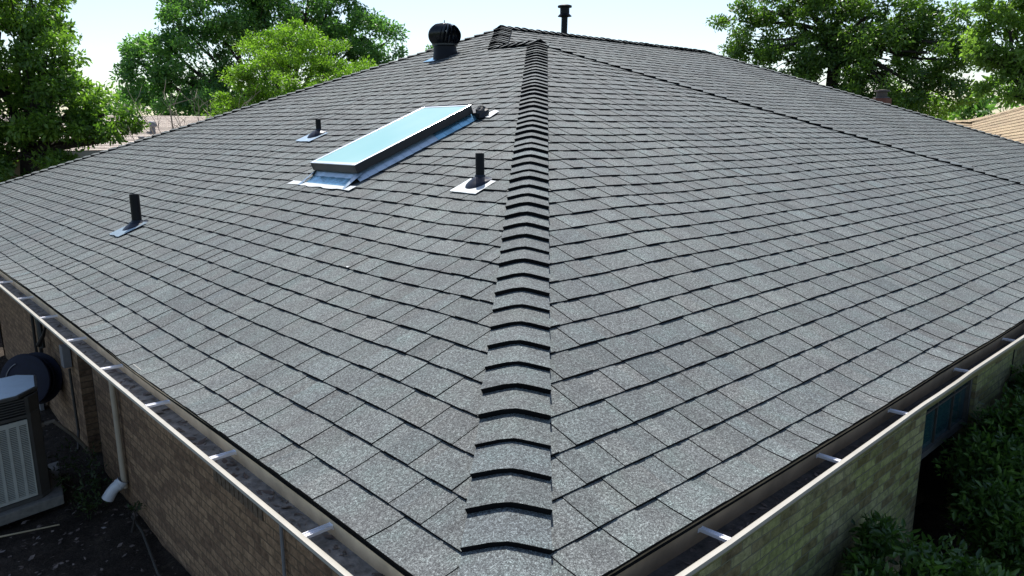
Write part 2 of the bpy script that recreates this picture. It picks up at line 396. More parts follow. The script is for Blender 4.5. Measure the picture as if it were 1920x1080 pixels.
# --- gutters
def gutter(side, length, start=None, far=False):
    """K-style trough; side 'L' runs along u (trough towards -v), 'R' along v (towards -u)"""
    if side == 'L': face = [(-.046, -.092), (-.050, -.089), (-.058, -.080), (-.090, -.041), (-.096, -.034)]
    else: face = [(-.040, -.104), (-.046, -.100), (-.060, -.084), (-.088, -.054), (-.096, -.036)]
    zf = -.080 if side == 'L' else -.090
    prof = [(.012, .024), (.026, face[0][1])]+face+[ (-.094, -.024), (-.082, -.0235), (-.077, -.026), (-.078, -.033)]
    inner = [(-.084, -.036), (-.082, -.045), (-.064, -.062), (-.056, zf+.003), (-.050, zf), (.022, zf), (.009, .024)]
    prof = [(d*1.13 if d < -.03 else d, z) for d, z in prof]; inner = [(d*1.13 if d < -.03 else d, z) for d, z in inner]
    full = prof+inner; n = len(full)
    def lipshift(s):
        if side != 'R': return .004*math.sin(s*1.3+1), .003*math.sin(s*.9)
        o = np.interp(s, [-.1, .8, 1.6, 2.25, 2.42, 2.58, 2.75, 3.1, 4, 30], [0, -.002, .012, .024, .024, .012, .022, .030, .030, .030])
        z = np.interp(s, [-.1, 2.2, 2.42, 2.58, 2.8, 30], [0, 0, .004, .016, .004, 0])
        return float(o), float(z)
    rings = np.concatenate([[None]] if False else [np.arange(.15, length, .06 if side == 'R' else .25)]).tolist()
    outer = MB(); inn = MB(); pts = []
    def pos(s, d, z):
        o, dz = lipshift(s); f = max(0, min(1, (-d-.03)/.06)); d2 = d+o*f; z2 = z+dz*f
        return W(s, d2, z2) if side == 'L' else W(d2, s, z2)
    ring = [[pos(d, d, z) if True else None for d, z in full]]
    ring = [[(W(d, d, z)) for d, z in full]]
    for s in rings: ring.append([pos(s, d, z) for d, z in full])
    k = len(ring)
    vs = [p for r_ in ring for p in r_]; fs = []; ms = []
    for i in range(k-1):
        for j in range(n):
            j2 = (j+1) % n; fs.append((i*n+j, (i+1)*n+j, (i+1)*n+j2, i*n+j2))
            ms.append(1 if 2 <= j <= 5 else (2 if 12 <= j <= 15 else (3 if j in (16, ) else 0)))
    fs.append(tuple(range((k-1)*n, k*n))); ms.append(0)
    outer.add(vs, fs, ms)
    return outer, full
M['gutter_sideL'] = simple('gutter_shaded_side', (.16, .13, .10), .6, var=.2)  # shade below the left lip, put into a darker face colour
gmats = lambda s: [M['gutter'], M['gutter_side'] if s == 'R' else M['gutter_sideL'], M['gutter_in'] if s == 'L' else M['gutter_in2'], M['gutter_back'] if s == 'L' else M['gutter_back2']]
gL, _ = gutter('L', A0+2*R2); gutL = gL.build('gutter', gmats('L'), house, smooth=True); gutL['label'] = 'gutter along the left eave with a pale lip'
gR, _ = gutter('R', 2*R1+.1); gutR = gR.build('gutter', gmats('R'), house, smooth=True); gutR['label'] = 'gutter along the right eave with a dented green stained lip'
def hanger(side, s, parent):
    mb = MB(); w = .011 if side == 'L' else .009; j = rnd.uniform(-.006, .006)
    fr = -.096 if side == 'L' else -.096+float(np.interp(s, [0, .8, 1.6, 2.25, 3.1], [0, 0, .012, .024, .030]))
    def b(s0, s1, d0, d1, z0, z1, skew=0):
        pts = []
        for ss, dd in ((s0, d0), (s1, d0), (s1+skew, d1), (s0+skew, d1)):
            pts.append(W(ss, dd, z0) if side == 'L' else W(dd, ss, z0))
        mb.prism(pts, (0, 0, z1-z0))
    b(s-w, s+w, fr, .022, -.040, -.0385, j)
    b(s-w-.0015, s-w, fr, .022, -.044, -.034, j); b(s+w, s+w+.0015, fr, .022, -.044, -.034, j)
    b(s-.002, s+.002, fr, .010, -.0385, -.0355, j)
    b(s-.012+j, s+.012+j, .016, .0215, -.050, -.026)
    o = mb.build('gutter_hanger', M['alu'], parent); return o
hl = [.80, 1.535, 2.277, 2.996, 3.715, 4.456, 5.235, 6.046]; s = 6.8
while s < 13.2: hl.append(s); s += .75
hr = [.842, 1.612, 2.285, 3.113, 3.923]; s = 4.72
while s < 10.5: hr.append(s); s += .8
for s in hl: hanger('L', s, gutL)
for s in hr: hanger('R', s, gutR)
# debris in the troughs
db = MB(); db2 = MB()
for i in range(900):
    left = i % 2; s = rnd.uniform(0, 9); d = rnd.uniform(-.045, .012); z = (-.079 if left else -.091)+rnd.uniform(0, .005)
    c = W(s, d, z) if left else W(d, s, z); a = rnd.uniform(0, 6.3); l = rnd.uniform(.004, .022)*(1 if rnd.random() < .85 else 1.7); w = l*rnd.uniform(.12, .5)
    x = Vector((math.cos(a), math.sin(a), rnd.uniform(-.3, .3)))*l; y = Vector((-math.sin(a), math.cos(a), rnd.uniform(-.3, .3)))*w
    (db if left else db2).add([c-x, c-y, c+x, c+y], [(0, 1, 2, 3)])
o = db.build('leaf_grit', M['litter'], gutL); o['kind'] = 'stuff'
o = db2.build('leaf_grit', M['litter'], gutR); o['kind'] = 'stuff'
# --- fascia, soffit, walls
WV = .70
fm = MB(); UL = A0+2*R2; VR = 2*R1; VB = V2+R2
fm.box(W(UL/2, .045, -.08), (.02, UL-.09, .14)); fm.box(W(.045, VR/2+.02, -.08), (VR-.05, .02, .14))
fm.build('fascia', M['fascia'], house)
sm = MB()
sm.add([W(.05, .05, -.155), W(UL-.05, .05, -.155), W(UL-.05, VB-.05, -.155), W(A0+.05, VB-.05, -.155), W(A0+.05, VR-.05, -.155), W(.05, VR-.05, -.155)], [(0, 1, 2, 3, 4, 5)])
sm.build('soffit', M['soffit'], house)
def quadwall(name, segs, mat, label=None, thick=.12, parent=house):
    mb = MB()
    for (u0, v0, u1, v1, z0, z1) in segs:
        a = W(u0, v0, z0); b = W(u1, v1, z0); d = (b-a).normalized(); n = Vector((-d.y, d.x, 0))*thick
        mid = W(6, 6, z0)
        if (mid-a).dot(n) < 0: n = -n
        mb.prism([a, b, b+n, a+n], (0, 0, z1-z0))
    o = mb.build(name, mat, parent)
    if label: o['label'] = label
    return o
ZB = -EH-.15; ZT = -.158
quadwall('wall', [(WV, WV, 6.96, WV, ZB, ZT), (7.56, WV, UL-WV, WV, ZB, ZT), (6.96, WV, 7.56, WV, -.5, ZT)], M['brickL'], 'tan and brown brick wall under the left gutter')
quadwall('wall', [(WV, WV+.12, WV, 5.02, ZB, ZT), (WV, 6.25, WV, VR-WV, ZB, ZT)], M['brickR'], 'buff green stained brick wall under the right gutter')
quadwall('wall', [(UL-WV, WV, UL-WV, VB-WV, ZB, ZT), (UL-WV, VB-WV, A0+WV, VB-WV, ZB, ZT), (A0+WV, VB-WV, A0+WV, VR-WV, ZB, ZT), (A0+WV, VR-WV, WV, VR-WV, ZB, ZT)], M['brickL'], 'back walls of the house')
# door recess left
quadwall('recess_wall', [(6.96, WV+.12, 6.96, WV+.32, ZB, ZT), (7.56, WV+.12, 7.56, WV+.32, ZB, ZT)], M['darkwood'], thick=.02)
dmb = MB(); dmb.box(W(7.26, WV+.24, -1.35), (.045, .58, 1.7))
for zz in (-1.0, -1.7): dmb.box(W(7.26, WV+.214, zz), (.012, .40, .5))
door = dmb.build('door', M['darkwood'], house, bevel=.004); door['label'] = 'narrow dark brown door recessed in the left wall'
# window recess right
quadwall('recess_wall', [(WV+.12, 5.02, WV+.34, 5.02, ZB, ZT), (WV+.12, 6.25, WV+.34, 6.25, ZB, ZT), (WV+.30, 5.02, WV+.30, 6.25, ZB, -1.45)], M['darkwood'], thick=.02)
wf = MB()
u = WV+.055
for vv in (5.06, 6.21): wf.box(W(u, vv, -.83), (.05, .05, 1.2))
for zz in (-1.40, -.24): wf.box(W(u, 5.635, zz), (1.1, .05, .05))
win = wf.build('window', M['acdark'], house); win['label'] = 'teal tinted window in the recess of the right wall'
gp = MB(); gp.box(W(u+.01, 5.635, -.83), (1.1, .008, 1.15)); gp.build('pane', M['teal'], win)
mt = MB()
for vv in (5.44, 5.83): mt.box(W(u-.002, vv, -.83), (.018, .014, 1.13))
for zz in (-1.05, -.65): mt.box(W(u-.006, 5.635, zz), (1.1, .012, .016))
mt.build('muntin', M['hosedark'], win)
# soldier course header on the left wall
sb = MB()
for i in range(11):
    sb.box(W(3.02+i*.072, WV+.002, -1.12+rnd.uniform(-.004, .004)), (.02, .060, .15))
o = sb.build('brick_header', simple('dark_header_brick', (.13, .092, .06), .9, var=.4, scale=30, bmp=.6), house); o['label'] = 'row of upright dark bricks in the left wall'
# expansion joint right
mb = MB(); mb.box(W(WV-.003, 7.35, -1.2), (.018, .008, 2.0)); mb.build('wall_joint', M['black'], house)
# downspout and elbow
mb = MB(); mb.tube([W(6.05, WV-.05, -.16), W(6.05, WV-.045, -1.0), W(6.05, WV-.04, -2.10)], .026, 12)
mb.tube([W(6.05, WV-.046, -.9), W(6.05, WV-.046, -.94)], .031, 12)
ds = mb.build('downspout', M['tanpipe'], house, smooth=True)
mb = MB(); pth = []
for i in range(9):
    a = R(90*i/8); pth.append(W(6.05-.02, WV-.06-.13*(1-math.cos(a))-.02, -2.05-.10*math.sin(a)*.9+.02))
pth = [W(6.05, WV-.05, -2.02)]+[W(6.05+.010*i, WV-.05-.022*i, -2.05-.0038*i*i) for i in range(1, 7)]
mb.tube(pth, [.05, .052, .05, .05, .05, .052, .054], 16, cap=False); mb.tube([pth[1], pth[2]], .057, 16, cap=False)
mb.tube(pth[::-1], [.050, .047, .045, .045, .045, .047, .045], 16, cap=False)
mb.build('pipe_elbow', M['pvc'], ds, smooth=True)
mb = MB(); mb.tube([W(2.70, WV-.02, -.16), W(2.70, WV-.02, ZB)], .011, 8); mb.tube([W(2.70, WV-.02, -.9), W(2.70, WV-.02, -.93)], .015, 8)
mb.build('conduit', M['greypipe'], house, smooth=True)
# disconnect box on the wall with its conduit
mb = MB(); mb.box(W(7.85, WV-.05, -1.22), (.08, .13, .24)); bx = mb.build('disconnect_box', M['greypipe'], house, bevel=.006); bx['label'] = 'small grey electrical box on the left wall'
mb = MB(); mb.tube([W(7.85, WV-.03, -1.37), W(7.83, WV-.03, -1.8), W(7.75, WV-.04, -2.05), W(7.45, WV-.12, -2.16)], .014, 8)
mb.tube([W(7.95, WV-.02, -.2), W(7.95, WV-.02, -1.1)], .012, 8)
mb.build('cable', M['hosedark'], bx, smooth=True)
# ------------------------------------------------------------------ roof fittings
def LQ(u, q, off=0.): return P3('L', u, q, off)
NL = plane_frame('L'); UPL = (P3('L', 3, 3)-P3('L', 3, 2)).normalized(); UPL = Vector((CT, 0, ST)); UDIR = Vector((0, 1, 0))
QL = Matrix((UDIR, UPL, NL)).transposed().to_quaternion() if Matrix((UDIR, UPL, NL)).determinant() > 0 else Matrix((-UDIR, UPL, NL)).transposed().to_quaternion()
def LB(u, q, off=0.):                           # rigid frame point on the left slope
    return W(u, q*CT, q*ST)+NL*off
def vent_pipe(u, q, h, r, plate, label, fl='galv', rb=.085, tilt=0):
    e = bpy.data.objects.new('vent_pipe', None); COL.objects.link(e); e.location = LB(u, q); bpy.context.view_layer.update()
    e.parent = roof; e.matrix_parent_inverse = roof.matrix_world.inverted(); e['label'] = label
    c = LB(u, q)
    mb = MB(); b = c-Vector((0, 0, .05)); t = c+Vector((tilt, 0, h))
    mb.tube([b, t], r, 18, cap=False); mb.tube([t, b], r*.86, 18, cap=False); mb.lathe(t, [(r*.86, 0), (r, 0)], 18)
    mb.build('pipe', M['blackpaint'], e, smooth=True)
    # cone boot: tilted flange to vertical collar
    mb = MB(); n = 28; rings = []
    prof = [(rb, .012), (rb*.98, .018), (rb*.84, .026), (rb*.62, .036), (r*1.5, .045), (r*1.25, .047), (r*1.12, .060), (r*1.0, .061)]
    vs = []
    for k, (rr, hh) in enumerate(prof):
        f = min(1, k/4)
        for j in range(n):
            a = 2*math.pi*j/n; x = math.cos(a)*rr; y = math.sin(a)*rr*(1+.35*(1-f)*(math.sin(a) < 0))
            p1 = c+UDIR*x+UPL*y+NL*hh; hz = Vector((y, x, 0)); p2 = Vector((c.x+math.sin(a)*rr+tilt*hh/h, c.y+x, c.z+hh*.93)); vs.append(p1.lerp(p2, f))
    mb.add(vs, [(k*n+j, k*n+(j+1) % n, (k+1)*n+(j+1) % n, (k+1)*n+j) for k in range(len(prof)-1) for j in range(n)])
    mb.build('boot', M['rubber'], e, smooth=True)
    mb = MB(); pu, q0, q1 = plate; us = [u-pu/2, u-pu/6, u+pu/6, u+pu/2]
    vs = []; 
    for qi in range(5):
        qq = q+q0+(q1-q0)*qi/4
        for ui in range(6):
            uu = u-pu/2+pu*ui/5; jq = rnd.uniform(-.006, .006) if qi == 0 else 0
            vs.append(LB(uu, qq+jq)+NL*(max(.018, 0)+wave(0, uu, qq)*1.0+(.002*rnd.random())))
    fs = [(a*6+b, a*6+b+1, (a+1)*6+b+1, (a+1)*6+b) for a in range(4) for b in range(5)]
    # thin edge
    k0 = len(vs); vs += [p-NL*.004 for p in vs[:6]]; fs += [(b, b+1, k0+b+1, k0+b) for b in range(5)]
    mb.add(vs, fs); mb.build('flashing', M[fl], e)
    return e
vent_pipe(5.67, .909/CT, .275, .039, (.30, -.20, .05), 'tall black vent pipe standing nearest the left eave', 'galv', .10)
vent_pipe(2.486, 2.05/CT, .190, .028, (.25, -.155, .03), 'black vent pipe with a bright white flashing near the main hip', 'whiteplate', .082)
vent_pipe(5.914, 2.787/CT, .150, .027, (.30, -.20, .03), 'small black vent pipe upslope beyond the skylight', 'galv', .095)
# skylight
sk = bpy.data.objects.new('skylight', None); COL.objects.link(sk); sk.location = LB(4.06, 2.7); bpy.context.view_layer.update()
sk.parent = roof; sk.matrix_parent_inverse = roof.matrix_world.inverted()
U0, U1, Q0s, Q1s = 3.725, 4.405, 2.09, 3.297
def lbox(mb, u0, u1, q0, q1, o0, o1, m=0):
    mb.prism([LB(u0, q0, o0), LB(u1, q0, o0), LB(u1, q1, o0), LB(u0, q1, o0)], NL*(o1-o0), m)
fmb = MB(); fw = .022
lbox(fmb, U0, U0+fw, Q0s, Q1s, .072, .134); lbox(fmb, U1-fw, U1, Q0s, Q1s, .072, .134)
lbox(fmb, U0+fw, U1-fw, Q0s, Q0s+fw, .072, .134); lbox(fmb, U0+fw, U1-fw, Q1s-fw, Q1s, .072, .134)
fmb.build('frame', M['bronze'], sk, bevel=.004)
rm = MB(); rw = .030
lbox(rm, U0-.001, U0+rw, Q0s-.001, Q1s+.001, .1345, .140); lbox(rm, U1-rw, U1+.001, Q0s-.001, Q1s+.001, .1345, .140)
lbox(rm, U0+rw, U1-rw, Q0s-.001, Q0s+rw*1.35, .1345, .140); lbox(rm, U0+rw, U1-rw, Q1s-rw*.7, Q1s+.001, .1345, .140)
rm.build('rim', M['alurim'], sk, bevel=.002)
gm = MB(); lbox(gm, U0+rw-.004, U1-rw+.004, Q0s+rw, Q1s-rw*.6, .125, .1365); gm.build('glass', M['glass'], sk)
cm = MB(); c = .035
cm.prism([LB(U0+c, Q0s+c, 0), LB(U1-c, Q0s+c, 0), LB(U1-c, Q1s-c, 0), LB(U0+c, Q1s-c, 0)], NL*.074)
cm.build('curb', M['galv'], sk)
for (ua, ub, sg) in ((U0+c, U0-.028, 1), (U1-c, U1+.028, -1)):   # side aprons with sloping wings at the lower corners
    flm = MB(); n = 14
    for i in range(n):
        q0 = Q0s-.02+(Q1s-Q0s+.02)*i/n; q1 = Q0s-.02+(Q1s-Q0s+.02)*(i+1)/n; lf = 0
        flm.add([LB(ub, q0, .018+lf), LB(ub, q1, .016), LB(ua-.0*sg, q1, .070), LB(ua, q0, .073)], [(0, 1, 2, 3)], 1 if i > 8 else 0)  # greyer metal on the lower stretch: its shade is put into the colour
    ub = U0-.015 if sg == 1 else U1+.015
    flm.add([LB(ub, Q0s-.17, .020), LB(ub*.35+ua*.65, Q0s-.15, .022), LB(ua, Q0s+.03, .080), LB(ub, Q0s+.03, .060)], [(0, 1, 2, 3)])
    flm.build('side_flashing', [M['galv'], M['bluemetal']], sk)
am = MB(); n = 12
for i in range(n):
    ua = U0+c-.0+(U1-U0-2*c)*i/n; ub = U0+c+(U1-U0-2*c)*(i+1)/n
    w0 = .004*math.sin(i*2.3); w1 = .004*math.sin((i+1)*2.3)
    am.add([LB(ua, Q0s+c, .078), LB(ub, Q0s+c, .078), LB(ub, Q0s-.03+w1, .042), LB(ua, Q0s-.03+w0, .042), LB(ub, Q0s-.115, .022), LB(ua, Q0s-.115, .022)], [(0, 1, 2, 3), (3, 2, 4, 5)], [0, 1])
am.build('apron', [M['galv'], M['bluemetal']], sk)
wm_ = MB(); pts = []
n = 16
for i in range(n+1):
    uu = U0-.10+(U1-U0+.30)*i/n; pts.append((uu, Q0s-.168+rnd.uniform(-.009, .009), Q0s-.10))
for i in range(n):
    a, b = pts[i], pts[i+1]
    wm_.add([LB(a[0], a[1], .021), LB(b[0], b[1], .021), LB(b[0], b[2], .022), LB(a[0], a[2], .022)], [(0, 1, 2, 3)])
wm_.build('flashing_strip', M['whiteplate'], sk); wm_ = MB()
wm_.add([LB(U0-.16, Q1s+.02, .022), LB(U0-.02, Q1s+.03, .024), LB(U0-.03, Q1s+.20, .020), LB(U0-.13, Q1s+.16, .022)], [(0, 1, 2, 3)])
wm_.build('flashing_strip', M['whiteplate'], sk)
hm = MB(); hc = LB(U0-.045, Q1s+.05, .045)        # crumpled black head flashing at the upper corner
for i in range(9):
    for j in range(14): pass
vs = []; nn = 12
for i in range(7):
    for j in range(nn):
        a = 2*math.pi*j/nn; b = math.pi*i/6-math.pi/2; r_ = rnd.uniform(.036, .062)
        vs.append(hc+Vector((math.cos(a)*math.cos(b)*r_*1.2, math.sin(a)*math.cos(b)*r_, math.sin(b)*r_*1.1)))
hm.add(vs, [(i*nn+j, i*nn+(j+1) % nn, (i+1)*nn+(j+1) % nn, (i+1)*nn+j) for i in range(6) for j in range(nn)])
hm.prism([LB(U0-.02, Q1s, .02), LB(U1+.02, Q1s, .02), LB(U1+.02, Q1s+.10, .02), LB(U0-.02, Q1s+.10, .02)], NL*.05)
hm.build('head_flashing', M['black'], sk)
sk['label'] = 'long skylight with cyan glass and dark frame on the left slope'
# turbine ventilator
tv = bpy.data.objects.new('turbine_vent', None); COL.objects.link(tv); tc = W(6.94, 5.22, 2.10); tv.location = tc; bpy.context.view_layer.update()
tv.parent = roof; tv.matrix_parent_inverse = roof.matrix_world.inverted(); tv['label'] = 'black spinning turbine ventilator near the top of the left slope'
mb = MB(); n = 32
ring0 = [tc+UDIR*(.155*math.cos(2*math.pi*j/n))+UPL*(.175*math.sin(2*math.pi*j/n))+NL*.0 for j in range(n)]
ringf = [tc+UDIR*(.185*math.cos(2*math.pi*j/n))+UPL*(.205*math.sin(2*math.pi*j/n))+NL*.012 for j in range(n)]
ring1 = [Vector((tc.x+.150*math.sin(2*math.pi*j/n), tc.y+.150*math.cos(2*math.pi*j/n), tc.z+.155)) for j in range(n)]
ringm = [ring0[j].lerp(ring1[j], .45) for j in range(n)]
ringm2 = [ring0[j].lerp(ring1[j], .5)+(ring0[j].lerp(ring1[j], .5)-tc-Vector((0, 0, .12)))*-.03 for j in range(n)]
vs = ringf+ring0+ringm+ringm2+ring1
mb.add(vs, [(k*n+j, k*n+(j+1) % n, (k+1)*n+(j+1) % n, (k+1)*n+j) for k in range(4) for j in range(n)])
mb.build('base_collar', M['blackpaint'], tv, smooth=True)
mb = MB(); zc = tc.z+.145; nb = 22
mb.lathe((tc.x, tc.y, zc), [(.150, -.01), (.165, 0), (.165, .02), (.150, .02)], 32)
mb.lathe((tc.x, tc.y, zc+.262), [(.10, 0), (.085, .012), (.04, .022), (.0, .024)], 28)
mb.tube([(tc.x, tc.y, zc), (tc.x, tc.y, zc+.32)], [.012, .006], 8)
for b in range(nb):
    a0 = 2*math.pi*b/nb; m_ = 10; rowo = []; rowi = []
    for i in range(m_+1):
        f = i/m_; ph = math.pi*(.20+.66*f)      # barrel profile
        rr = .215*math.sqrt(max(.05, 1-((f-.46)/.66)**2))
        a = a0+f*.30; z = zc+.012+.255*f
        rowo.append(Vector((tc.x+rr*math.cos(a), tc.y+rr*math.sin(a), z)))
        a2 = a+2*math.pi/nb*.92; r2_ = rr*(.84 if 0 < i < m_ else .97)
        rowi.append(Vector((tc.x+r2_*math.cos(a2), tc.y+r2_*math.sin(a2), z)))
    vs = rowo+rowi; mb.add(vs, [(i, i+1, m_+2+i, m_+1+i) for i in range(m_)])
    mb.box((tc.x+.168*math.cos(a0), tc.y+.168*math.sin(a0), zc+.012), (.007, .007, .007))
mb.build('vane_head', M['vane'], tv, smooth=True)
mb = MB(); vs = []
for (uu, qq) in ((-.02, -.22), (.23, -.22), (.23, .20), (-.02, .20)): vs.append(LB(6.94+uu-.02, 5.22/CT+qq, .018))
mb.add(vs, [(0, 1, 2, 3)]); mb.build('flashing', M['bluemetal'], tv)
# flue pipe behind the rear ridge
fl = bpy.data.objects.new('flue_pipe', None); COL.objects.link(fl); fc = W(7.5, 8.05, 2.35); fl.location = fc; bpy.context.view_layer.update()
fl.parent = roof; fl.matrix_parent_inverse = roof.matrix_world.inverted(); fl['label'] = 'tall black capped flue pipe behind the rear ridge'
mb = MB(); mb.tube([fc, W(7.5, 8.07, 3.02)], .051, 18); mb.build('pipe', M['blackpaint'], fl, smooth=True)
mb = MB(); c_ = W(7.5, 8.07, 2.95)
mb.lathe(c_, [(.052, .012), (.110, -.010), (.112, -.004), (.075, .030), (.075, .125), (.102, .132), (.112, .128), (.114, .150), (.100, .158), (.05, .172), (0, .176)], 24)
mb.build('rain_cap', M['blackpaint'], fl, smooth=True)
# chimney on the far end
ch = MB(); cc = W(5.35, 15.3, 0); ch.box(cc+Vector((0, 0, 1.16)), (.30, .30, 1.25)); cho = ch.build('chimney', M['brickred'], roof); cho['label'] = 'small red brick chimney with a metal cap beyond the far hip'
mb = MB(); mb.lathe(cc+Vector((0, 0, 1.785)), [(.16, 0), (.14, .03), (.105, .03), (.105, .13), (.15, .135), (.14, .165), (0, .18)], 20); mb.build('chimney_cap', M['steelcap'], cho, smooth=True)
# ------------------------------------------------------------------ GROUND
gn = 150; xs = np.concatenate([[-400, -120, -40, -14], np.linspace(-6, 10, gn), [20, 45, 120, 420]]); ys = np.concatenate([[-400, -120, -40, -14], np.linspace(-3, 13, gn), [20, 45, 120, 420]])
X, Y = np.meshgrid(xs, ys, indexing='ij'); Z = -.02+.018*np.sin(X*3.1+Y*1.7)+.014*np.sin(X*7.3-Y*5.1+1)+rng.normal(0, .006, X.shape)
vs = np.stack([X, Y, Z], -1).reshape(-1, 3); ny = len(ys)
fs = [(i*ny+j, (i+1)*ny+j, (i+1)*ny+j+1, i*ny+j+1) for i in range(len(xs)-1) for j in range(ny-1)]
me = bpy.data.meshes.new('ground'); me.from_pydata(vs.tolist(), [], fs); me.materials.append(M['ground']); me.polygons.foreach_set('use_smooth', [True]*len(fs))
g = link('ground', me); g['kind'] = 'structure'
# leaf litter on the soil
mb = MB()
for i in range(1100):
    c = W(rnd.uniform(3.2, 9), rnd.uniform(-1.6, .66), -EH+.012+rnd.uniform(0, .02)); a = rnd.uniform(0, 6.3); l = rnd.uniform(.008, .030); w = l*rnd.uniform(.3, .7)
    x = Vector((math.cos(a), math.sin(a), rnd.uniform(-.3, .4)))*l; y = Vector((-math.sin(a), math.cos(a), rnd.uniform(-.3, .4)))*w
    mb.add([c-x, c-y-Vector((0, 0, .004)), c+x, c+y], [(0, 1, 2), (0, 2, 3)], 0 if rnd.random() < .93 else 1)
o = mb.build('leaf_litter', [M['litter'], M['litterlight']]); o['kind'] = 'stuff'; tag(o, 'scattered dead leaves and wood chips on the dark soil beside the left wall', 'leaf litter')
# ------------------------------------------------------------------ FOLIAGE
def leaves_mesh(name, centers, radii, count, lsize, mat, parent, shape=.45, tint=None, flat=.75, droop=.15, seed=1, upl=.3):
    rg = np.random.default_rng(seed); C = np.array([tuple(c) for c in centers]); Rr = np.array(radii); K = len(C)
    idx = np.repeat(np.arange(K), count); n = len(idx)
    d = rg.normal(size=(n, 3)); d /= np.linalg.norm(d, axis=1)[:, None]; rad = rg.random(n)**.55
    pos = C[idx]+d*(rad*Rr[idx])[:, None]*np.array([1, 1, flat])
    L = lsize*rg.uniform(.65, 1.25, n)
    ax = d*.7+rg.normal(size=(n, 3))*.7; ax[:, 2] -= droop; ax /= np.linalg.norm(ax, axis=1)[:, None]
    nr = rg.normal(size=(n, 3)); nr[:, 2] += upl*3; s = np.cross(ax, nr); s /= np.linalg.norm(s, axis=1)[:, None]+1e-9
    nn = np.cross(s, ax); hw = (L*shape*.5)[:, None]; l = L[:, None]
    v = np.empty((n, 6, 3)); v[:, 0] = pos; v[:, 1] = pos+ax*l*.33+s*hw+nn*l*.05; v[:, 2] = pos+ax*l*.72+s*hw*.72+nn*l*.04
    v[:, 3] = pos+ax*l-nn*l*.05; v[:, 4] = pos+ax*l*.72-s*hw*.72+nn*l*.04; v[:, 5] = pos+ax*l*.33-s*hw+nn*l*.05
    me = bpy.data.meshes.new(name); me.vertices.add(n*6); me.vertices.foreach_set('co', v.ravel())
    me.loops.add(n*8); me.polygons.add(n*2)
    b = (np.arange(n)*6)[:, None]; lp = np.concatenate([b+np.array([0, 1, 2, 3]), b+np.array([0, 3, 4, 5])], 1).ravel()
    me.loops.foreach_set('vertex_index', lp); me.polygons.foreach_set('loop_start', np.arange(n*2)*4)
    me.update(calc_edges=True)
    ct = (tint if tint is not None else rg.random(K))
    t = np.clip(np.array(ct)[idx]*.6+rg.random(n)*.4, 0, 1); a = me.attributes.new('tint', 'FLOAT_COLOR', 'POINT')
    arr = np.ones((n*6, 4), np.float32); arr[:, :3] = np.repeat(t, 6)[:, None]; a.data.foreach_set('color', arr.ravel())
    me.materials.append(mat); return link(name, me, parent)
def limb(mb, a, b, r0, r1, wob=.12, n=7, seg=6):
    a = Vector(a); b = Vector(b); L = (b-a).length; pts = []; rs = []
    o1 = Vector((rnd.uniform(-1, 1), rnd.uniform(-1, 1), rnd.uniform(-.4, .8)))*wob*L; o2 = Vector((rnd.uniform(-1, 1), rnd.uniform(-1, 1), rnd.uniform(-.4, .8)))*wob*L*.5
    for i in range(n):
        f = i/(n-1); pts.append(a.lerp(b, f)+o1*math.sin(math.pi*f)+o2*math.sin(2*math.pi*f)); rs.append(r0+(r1-r0)*f**.8)
    mb.tube(pts, rs, seg); return pts
def tree(name, label, base, fork, blobs, leafmat, lsize, ncl, per, rc, tr=.22, group=None, seed=1, cat='tree', shell=.35, flat=.75, limbs=True, upl=.3):
    """blobs: (px, py, dist, rx_px, ry_px): crown masses placed at their own distances"""
    base = Vector(base); t = thing(name, label, cat, base, group); mb = MB()
    fork = Vector(fork); limb(mb, base-Vector((0, 0, .2)), fork, tr, tr*.62, .02, 8, 12)
    cs = []; rs = []; tn = []; rg = random.Random(seed)
    for (px, py, d, rx, ry) in blobs:
        c = at(px, py, d); ax = rx/FPX*d; az = ry/FPX*d
        if limbs:
            p = limb(mb, fork-Vector((0, 0, rg.uniform(0, .5))), c, tr*.40, tr*.10, .08, 9, 7)
        n = max(3, int(ncl*ax*az))
        for i in range(n):
            th_ = rg.uniform(0, 2*math.pi); z = rg.uniform(-1, 1); r_ = (shell+(1-shell)*rg.random())**.5; s_ = math.sqrt(1-z*z)
            q = c+Vector((math.cos(th_)*s_*ax*r_, math.sin(th_)*s_*ax*r_, z*az*r_)); cs.append(q); rs.append(rc*rg.uniform(.6, 1.25)); tn.append(rg.random())
            if limbs and i % 3 == 0: limb(mb, p[rg.randint(3, 8)], q, tr*.09, .008, .10, 5, 4)
    mb.build('trunk', M['bark'], t, smooth=True)
    leaves_mesh('crown', cs, rs, per, lsize, leafmat, t, tint=tn, seed=seed, flat=flat, upl=upl)
    return t
def gp_(px, d): p = at(px, 247, d); return Vector((p.x, p.y, 0))
def up(p, z): return Vector((p.x, p.y, z))
# big left tree
b = gp_(45, 19)
tree('broadleaf_tree', 'big dense green tree at the left edge, nearest the grey roof', b, up(at(45, 200, 19), 3.2),
     [(0, 60, 19, 85, 110), (62, 10, 18.5, 40, 60), (88, 105, 18, 44, 60), (150, 180, 18, 42, 54), (60, 190, 18.5, 90, 80), (195, 215, 17.8, 38, 42), (205, 262, 17.6, 24, 34),
      (115, 255, 18, 46, 50), (40, 290, 18.5, 90, 50), (-50, 120, 19, 90, 150), (-10, -60, 19, 110, 80), (122, 80, 18.3, 16, 36), (245, 222, 17.6, 12, 26), (-40, 280, 19, 60, 60)],
     M['leafL'], .105, 29, 150, .29, .26, seed=3)
